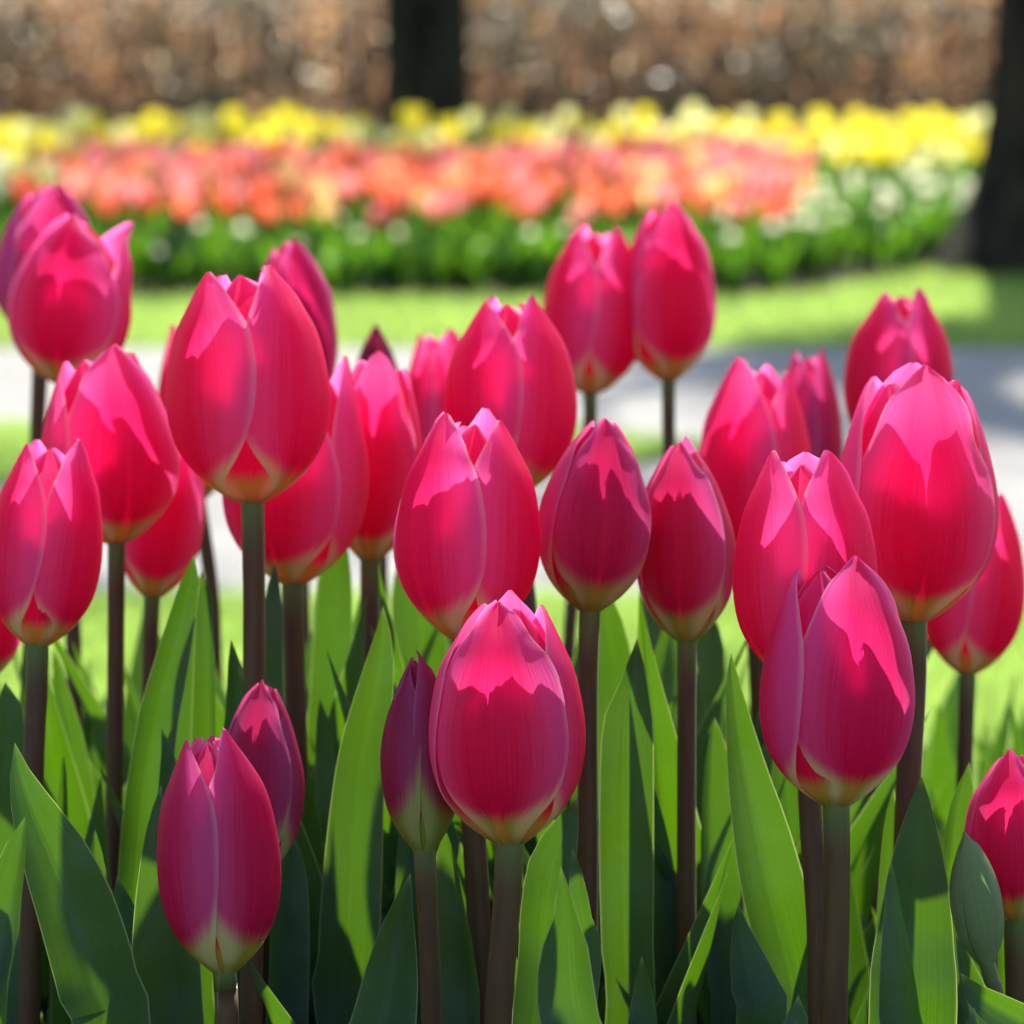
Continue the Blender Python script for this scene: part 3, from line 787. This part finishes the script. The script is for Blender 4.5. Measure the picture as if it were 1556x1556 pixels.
leaf('L', [(245, 1105, 0), (254, 1140, 18), (258, 1200, 36), (255, 1350, 52)], 1.10, .3, .5)
leaf('L', [(97, 1146, 0), (97, 1180, 13), (95, 1250, 24), (95, 1400, 40)], 1.14, 0, .5)
leaf('L', [(144, 1260, 0), (145, 1290, 18), (150, 1350, 32), (155, 1450, 44)], 1.09, 0, .6)
leaf('N', [(82, 985, 0), (95, 1060, 30), (115, 1160, 46), (130, 1300, 58), (140, 1450, 66)], 1.24, -.1, .3)
leaf('D', [(446, 1270, 0), (443, 1320, 42), (438, 1400, 62), (432, 1556, 68)], 1.10, .1, .4)
leaf('Rr', [(522, 800, 0), (512, 860, 48), (508, 950, 62), (504, 1050, 68), (498, 1200, 74), (490, 1400, 78)], 1.24, .05, .25)
leaf('Rr', [(488, 850, 0), (480, 920, 30), (475, 1050, 44), (470, 1250, 60)], 1.27, .8, .6)
leaf('Q', [(486, 1060, 0), (492, 1092, 20), (497, 1150, 33), (500, 1250, 40), (495, 1400, 52)], 1.16, -.2, .5)
leaf('K', [(418, 850, 0), (414, 920, 30), (412, 1000, 36), (402, 1200, 62), (398, 1400, 70)], 1.16, .2, .3)
leaf('F', [(582, 920, 0), (583, 950, 18), (577, 1010, 46), (564, 1080, 66), (550, 1150, 76), (541, 1250, 88), (535, 1350, 96), (530, 1450, 98), (530, 1556, 98)], 1.10, .05, .35)
leaf('F', [(612, 1130, 0), (606, 1250, 48), (602, 1400, 72), (597, 1556, 82)], 1.17, .5, .5)
leaf('T', [(625, 800, 0), (632, 880, 68), (640, 960, 86), (648, 1060, 90), (652, 1200, 94)], 1.30, 0, .25)
leaf('E', [(624, 1326, 0), (617, 1350, 18), (606, 1400, 52), (597, 1460, 84), (590, 1510, 100), (582, 1556, 110), (575, 1650, 110)], .97, -.15, .95)
leaf('E', [(676, 1258, 0), (682, 1300, 30), (690, 1370, 52), (700, 1450, 74), (705, 1556, 88)], 1.06, -.55, .4)
leaf('E', [(612, 1230, 0), (618, 1300, 30), (624, 1400, 46), (626, 1556, 54)], 1.12, 0, .3)
leaf('A', [(852, 1316, 0), (857, 1345, 17), (864, 1390, 36), (868, 1430, 68), (870, 1480, 88), (876, 1530, 98), (882, 1556, 100), (890, 1650, 95)], .95, -.5, .45)
leaf('A', [(878, 1211, 0), (858, 1260, 46), (838, 1310, 74), (825, 1400, 78), (818, 1500, 78)], 1.06, .2, .4)
leaf('A', [(870, 1289, 0), (877, 1330, 20), (885, 1400, 36), (890, 1500, 48)], 1.03, -.5, .5)
leaf('X', [(968, 970, 0), (966, 1000, 22), (960, 1050, 52), (952, 1100, 80), (950, 1200, 86), (950, 1320, 86), (952, 1450, 82), (955, 1556, 78)], 1.09, .05, .3)
leaf('X', [(908, 866, 0), (916, 930, 52), (930, 1000, 64), (938, 1100, 74), (940, 1300, 80)], 1.2, -.3, .35)
leaf('V', [(975, 895, 0), (985, 960, 80), (990, 1020, 100), (988, 1100, 100), (985, 1250, 100)], 1.34, .6, .4)
leaf('Y', [(992, 1188, 0), (1000, 1270, 30), (1005, 1350, 46), (1008, 1450, 54), (1010, 1556, 58)], 1.12, .1, .4)
leaf('Y', [(975, 1452, 0), (980, 1500, 30), (982, 1556, 52), (984, 1640, 60)], 1.02, -.3, .5)
leaf('G', [(1111, 990, 0), (1112, 1030, 20), (1120, 1100, 44), (1133, 1180, 68), (1148, 1250, 88), (1163, 1320, 100), (1180, 1390, 104), (1198, 1460, 96), (1213, 1556, 86)], 1.07, .1, .35)
leaf('G', [(1180, 1090, 0), (1195, 1200, 52), (1206, 1300, 56), (1212, 1400, 56), (1216, 1556, 60)], 1.17, 0, .3)
leaf('Y', [(1086, 1090, 0), (1082, 1150, 40), (1080, 1250, 64), (1085, 1350, 80), (1095, 1450, 86), (1105, 1556, 90)], 1.13, .7, .45)
leaf('Y', [(1122, 1373, 0), (1121, 1400, 26), (1128, 1450, 62), (1138, 1500, 88), (1144, 1556, 98)], 1.04, .2, .5)
leaf('Z', [(1076, 920, 0), (1078, 980, 46), (1072, 1080, 54), (1068, 1200, 60)], 1.25, .05, .3)
leaf('H', [(1400, 1178, 0), (1399, 1210, 26), (1396, 1260, 60), (1393, 1320, 92), (1390, 1390, 116), (1385, 1460, 134), (1383, 1556, 142)], 1.03, .1, .4)
leaf('B', [(1354, 1307, 0), (1357, 1340, 16), (1362, 1390, 29), (1368, 1440, 46), (1375, 1500, 62), (1380, 1556, 72), (1384, 1650, 76)], .96, -.5, .55)
leaf('J', [(1473, 1158, 0), (1464, 1190, 27), (1452, 1240, 50), (1448, 1300, 54), (1445, 1400, 60)], 1.10, .5, .45)
leaf('H', [(1357, 1198, 0), (1354, 1240, 17), (1350, 1300, 24), (1346, 1400, 30)], 1.09, 0, .4)
leaf('GB', [(1459, 1478, 0), (1484, 1512, 40), (1530, 1542, 62), (1590, 1580, 72), (1600, 1660, 70)], .98, .2, .6)
leaf('B', [(1213, 1512, 0), (1212, 1532, 22), (1210, 1556, 38), (1205, 1650, 56)], .96, .1, .5)
leaf('J', [(1480, 1530, 0), (1477, 1556, 23), (1470, 1650, 44)], .96, .1, .5)
leaf('GB', [(1521, 1400, 0), (1524, 1440, 17), (1528, 1500, 24), (1530, 1600, 30)], 1.06, 0, .4)
leaf('GB', [(1452, 1418, 0), (1465, 1480, 42), (1480, 1556, 64)], 1.07, .5, .4)
leaf('C', [(178, 1330, 0), (188, 1420, 62), (190, 1556, 80)], 1.07, .4, .5)
leaf('K', [(330, 1360, 0), (300, 1450, 60), (290, 1556, 80)], 1.12, .1, .4)
leaf('I', [(1420, 1330, 0), (1432, 1420, 50), (1440, 1556, 70)], 1.16, .1, .4)
leaf('W', [(1022, 1000, 0), (1030, 1100, 46), (1026, 1300, 70)], 1.36, .1, .4)
leaf('P', [(452, 960, 0), (448, 1080, 40), (440, 1300, 60)], 1.36, .1, .4)

# plants without blooms behind and between, closing the lower part of the bed
frnd = random.Random(5)
def young_plant(x, y, h, n, label):
    t = thing('tulip_plant', (x, y, 0.0), label, 'tulip plant', 'leafy tulip plants without blooms in the front bed')
    a0 = frnd.uniform(0, 6.28)
    for k in range(n):
        a = a0 + k * 2 * math.pi / n + frnd.uniform(-.4, .4)
        L = h * frnd.uniform(.8, 1.05); out = L * frnd.uniform(.10, .34)
        path = [(0.004 * math.cos(a), .004 * math.sin(a), 0.0), (out * .25 * math.cos(a), out * .25 * math.sin(a), L * .35),
                (out * .6 * math.cos(a), out * .6 * math.sin(a), L * .72), (out * math.cos(a), out * math.sin(a), L)]
        w = frnd.uniform(.032, .048)
        link('leaf', leaf_mesh(path, [w * .7, w, w * .8, 0.0], a + math.pi / 2 + math.pi, frnd.uniform(.3, .8), frnd.randint(0, 9999)), M_LEAF, t)
YPL = 'green tulip plant of broad upright leaves without a bloom, among the front tulips'
for i in range(150):
    y = frnd.uniform(1.42, 2.35) if i % 5 < 3 else frnd.uniform(1.35, 1.62)
    x = frnd.uniform(-.16 * y - .03, .16 * y + .03)
    young_plant(x, y, frnd.uniform(.27, .385 - .03 * (y - 1.4)), 3, YPL)
for i in range(24):
    y = frnd.uniform(1.46, 1.72)
    young_plant(frnd.uniform(-.075, .075) * y, y, frnd.uniform(.42, .475), 3, YPL)
for i in range(16):
    y = frnd.uniform(1.5, 1.8)
    young_plant(frnd.uniform(-.155, -.05) * y, y, frnd.uniform(.40, .45), 3, YPL)
for i in range(34):
    y = frnd.uniform(1.5, 1.95)
    young_plant(frnd.uniform(-.155, .09) * y, y, frnd.uniform(.36, .45) - .05 * (y - 1.5), 3, YPL)
